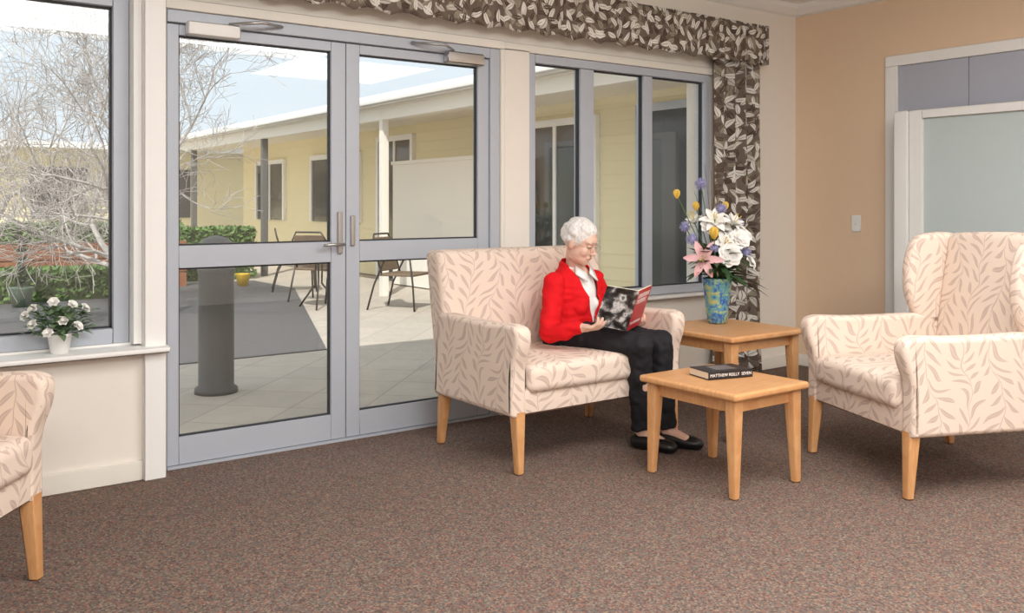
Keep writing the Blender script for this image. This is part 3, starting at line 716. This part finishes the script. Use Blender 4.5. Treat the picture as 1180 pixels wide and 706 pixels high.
def tree(name,loc,L,r,depth,seed,label,spread=.75,nch=3):
    random.seed(seed); bm=bmesh.new()
    def br(p,d,L,r,k):
        pts=[p]; rr=[r]; q=p.copy(); dd=d.copy()
        n=4 if k>1 else 3
        for i in range(n):
            dd=(dd+V((random.uniform(-.22,.22),random.uniform(-.22,.22),random.uniform(-.1,.16)))).normalized(); q=q+dd*L/n; pts.append(q.copy()); rr.append(max(.003,r*(1-.4*(i+1)/n)))
        addtube(bm,pts,rr,6 if k>2 else 3,cap=False)
        if k==0: return
        for i in range(nch):
            j=random.choice(range(1,n+1)) if i else n
            a=random.uniform(0,6.28); s=spread*random.uniform(.6,1.2)
            x=dd.orthogonal().normalized(); y=dd.cross(x)
            nd=(dd+(x*math.cos(a)+y*math.sin(a))*s+V((0,0,.06))).normalized()
            br(pts[j],nd,L*random.uniform(.64,.86),rr[j]*.70,k-1)
    br(V((0,0,0)),V((0,0,1)),L,r,depth)
    return tag(mk(name,bm,BARK,uv=False,loc=loc),label,'tree')
tree('bare_tree',(2.6,5.9,-.015),1.35,.075,6,5,'leafless pale-barked courtyard tree with fine spreading branches',1.0,4)
tree('bare_tree',(1.7,11.6,-.015),1.5,.08,5,9,'slender leafless tree standing behind the timber planter',.9,4)
def cloud(name,x0,x1,y0,y1,z0,z1,n,s,mat,label,seed=1,cat='hedge'):
    random.seed(seed); bm=bmesh.new(); addbox(bm,x0+.08,x1-.08,y0+.08,y1-.08,z0,z1-.1)
    for i in range(n):
        f=random.random(); x=random.uniform(x0,x1); y=random.uniform(y0,y1) if f<.4 else y0+random.uniform(0,.1); z=(z1-random.uniform(0,.12)) if f<.4 else random.uniform(z0+.05,z1)
        d=V((random.gauss(0,1),random.gauss(0,1),random.gauss(0,1))).normalized()*s; e=d.orthogonal().normalized()*s*.6; p=V((x,y,z))
        bm.faces.new([bm.verts.new(q) for q in(p-d,p+e,p+d,p-e)])
    o=mk(name,bm,mat,smooth=False,uv=False); o['kind']='stuff'; return tag(o,label,cat)
cloud('hedge',1.2,3.1,8.5,9.0,-.012,.42,2200,.045,LEAF,'low clipped green hedge in the courtyard garden',2)
cloud('hedge',4.3,5.6,10.6,11.3,-.02,.85,2000,.05,LEAF,'leafy green garden shrubs beside the far paving',3)
tag(boxes('timber_planter',[(1.0,4.2,9.8,9.9,-.012,.20),(1.0,4.2,9.8,9.9,.215,.44),(1.0,4.2,9.8,9.9,.455,.68),(1.0,4.2,9.9,10.4,-.012,.66)],BROWN),'long red-brown timber garden planter box','planter')
cloud('hedge',1.0,4.2,9.92,10.4,.66,.98,1800,.045,LEAF,'green plants growing in the timber planter',4)
pp=tag(lathe('plant_pot',[(.10,0),(.14,.22),(.15,.24),(.12,.24),(.08,.1)],M('green_glazed_pot',(96,118,100),.4),seg=20,loc=(1.72,8.1,-.012)),'green glazed outdoor pot near the hedge','plant pot')
random.seed(5); o=leafmesh('potted_plant',[((0,0,random.uniform(0,.6)),(math.cos(a),math.sin(a),random.uniform(.2,2)),random.uniform(.12,.25),.05) for a in [random.uniform(0,6.28) for i in range(90)]],LEAF2,None); o.location=(1.72,8.1,.2); tag(o,'small leafy shrub growing in the outdoor pot','plant')
yp=tag(lathe('plant_pot',[(.07,0),(.11,.17),(.12,.19),(.1,.19),(.06,.05)],M('yellow_pot',(220,180,50),.5),seg=20,loc=(4.9,9.3,-.012)),'yellow plastic plant pot beside the outdoor chairs','plant pot')
bi=empty('pedestal_bin',(2.0,1.7,-.02),0,'dark grey cylindrical outdoor pedestal bin with domed top','bin')
lathe('bin_body',[(.14,0),(.14,.03),(.115,.05),(.115,.80),(.125,.82),(.11,.84)],GREY,bi); lathe('bin_cap',[(.05,.84),(.05,.93),(.125,.94),(.12,.98),(.08,1.03),(.01,1.05)],GREY,bi)
CH=M('outdoor_chair_metal',(70,66,62),.4,metal=.5); CS=M('woven_seat',(120,100,80),.8)
def ochair(loc,rz):
    e=empty('outdoor_chair',(loc[0],loc[1],-.02),rz,'dark metal outdoor armchair with curved tubular arms','chair','courtyard chairs')
    for s in(-1,1):
        tube('chair_frame',[(s*.27,-.28,0),(s*.27,-.26,.3),(s*.27,-.22,.62),(s*.27,-.12,.67),(s*.27,.1,.62),(s*.25,.26,.3),(s*.27,.34,0)],.012,CH,e)
    tube('back_frame',[(-.24,.16,.42),(-.24,.28,.8),(-.18,.3,.9),(.18,.3,.9),(.24,.28,.8),(.24,.16,.42)],.012,CH,e)
    rbox('seat',(0,-.03,.42),(.5,.46,.03),.012,CS,e,n=3); rbox('backrest',(0,.235,.66),(.44,.02,.4),.008,CS,e,n=3,deform=lambda p:(p.x,p.y+(p.z-.66)*.3,p.z))
ochair((5.42,5.25),.6); ochair((5.0,6.7),2.2); ochair((5.3,8.2),1.2)
ot=empty('outdoor_table',(4.62,5.9,-.02),0,'round dark metal outdoor table among the courtyard chairs','table')
lathe('tabletop',[(.35,.70),(.36,.705),(.36,.72),(.01,.722)],CH,ot)
for a in(0,2.1,4.2): tube('leg',[(.05*math.cos(a),.05*math.sin(a),.7),(.04*math.cos(a),.04*math.sin(a),.3),(.28*math.cos(a),.28*math.sin(a),.01)],.012,CH,ot)

# ---------------- lights ----------------
w=bpy.data.worlds.new('World'); scene.world=w; w.use_nodes=True; nt=w.node_tree
bg=nt.nodes['Background']; bg.inputs[1].default_value=1.3
tc=nt.nodes.new('ShaderNodeTexCoord'); sp=nt.nodes.new('ShaderNodeSeparateXYZ'); rp=nt.nodes.new('ShaderNodeValToRGB')
nt.links.new(tc.outputs['Generated'],sp.inputs[0]); nt.links.new(sp.outputs[2],rp.inputs[0]); nt.links.new(rp.outputs[0],bg.inputs[0])
rp.color_ramp.elements[0].color=(1,1,.99,1); rp.color_ramp.elements[1].color=(.8,.9,1,1)
sun=bpy.data.lights.new('sun','SUN'); sun.energy=4.4; sun.angle=.01; sun.color=(1,.97,.92); so=bpy.data.objects.new('sun',sun); COL.objects.link(so)
so.rotation_euler=V((.5,.62,-.85)).to_track_quat('-Z','Y').to_euler()
def area(name,loc,sz,p,rot=(0,0,0),col=(1,.99,.975)):
    l=bpy.data.lights.new(name,'AREA'); l.shape='RECTANGLE'; l.size=sz[0]; l.size_y=sz[1]; l.energy=p; l.color=col
    o=bpy.data.objects.new(name,l); o.location=loc; o.rotation_euler=rot; COL.objects.link(o)
area('room_fill',(2.3,-3.2,2.7),(3.0,1.6),108); area('room_fill',(.2,-5.6,2.68),(2.4,1.2),175,(math.radians(42),0,math.radians(-30))); area('room_fill',(4.4,-4.8,2.7),(1.5,1.5),42)  # unseen area fills added below the ceiling to brighten the room
# ---------------- camera ----------------
cam=bpy.data.cameras.new('camera'); co=bpy.data.objects.new('camera',cam); COL.objects.link(co)
co.location=(0,-4.4,1.24); co.rotation_euler=(math.pi/2,0,-math.atan2(.5897,.8076)); cam.sensor_width=36; cam.lens=36*1050/1180; cam.shift_y=-.1; cam.clip_start=.05
scene.camera=co
scene.view_settings.view_transform='Standard'
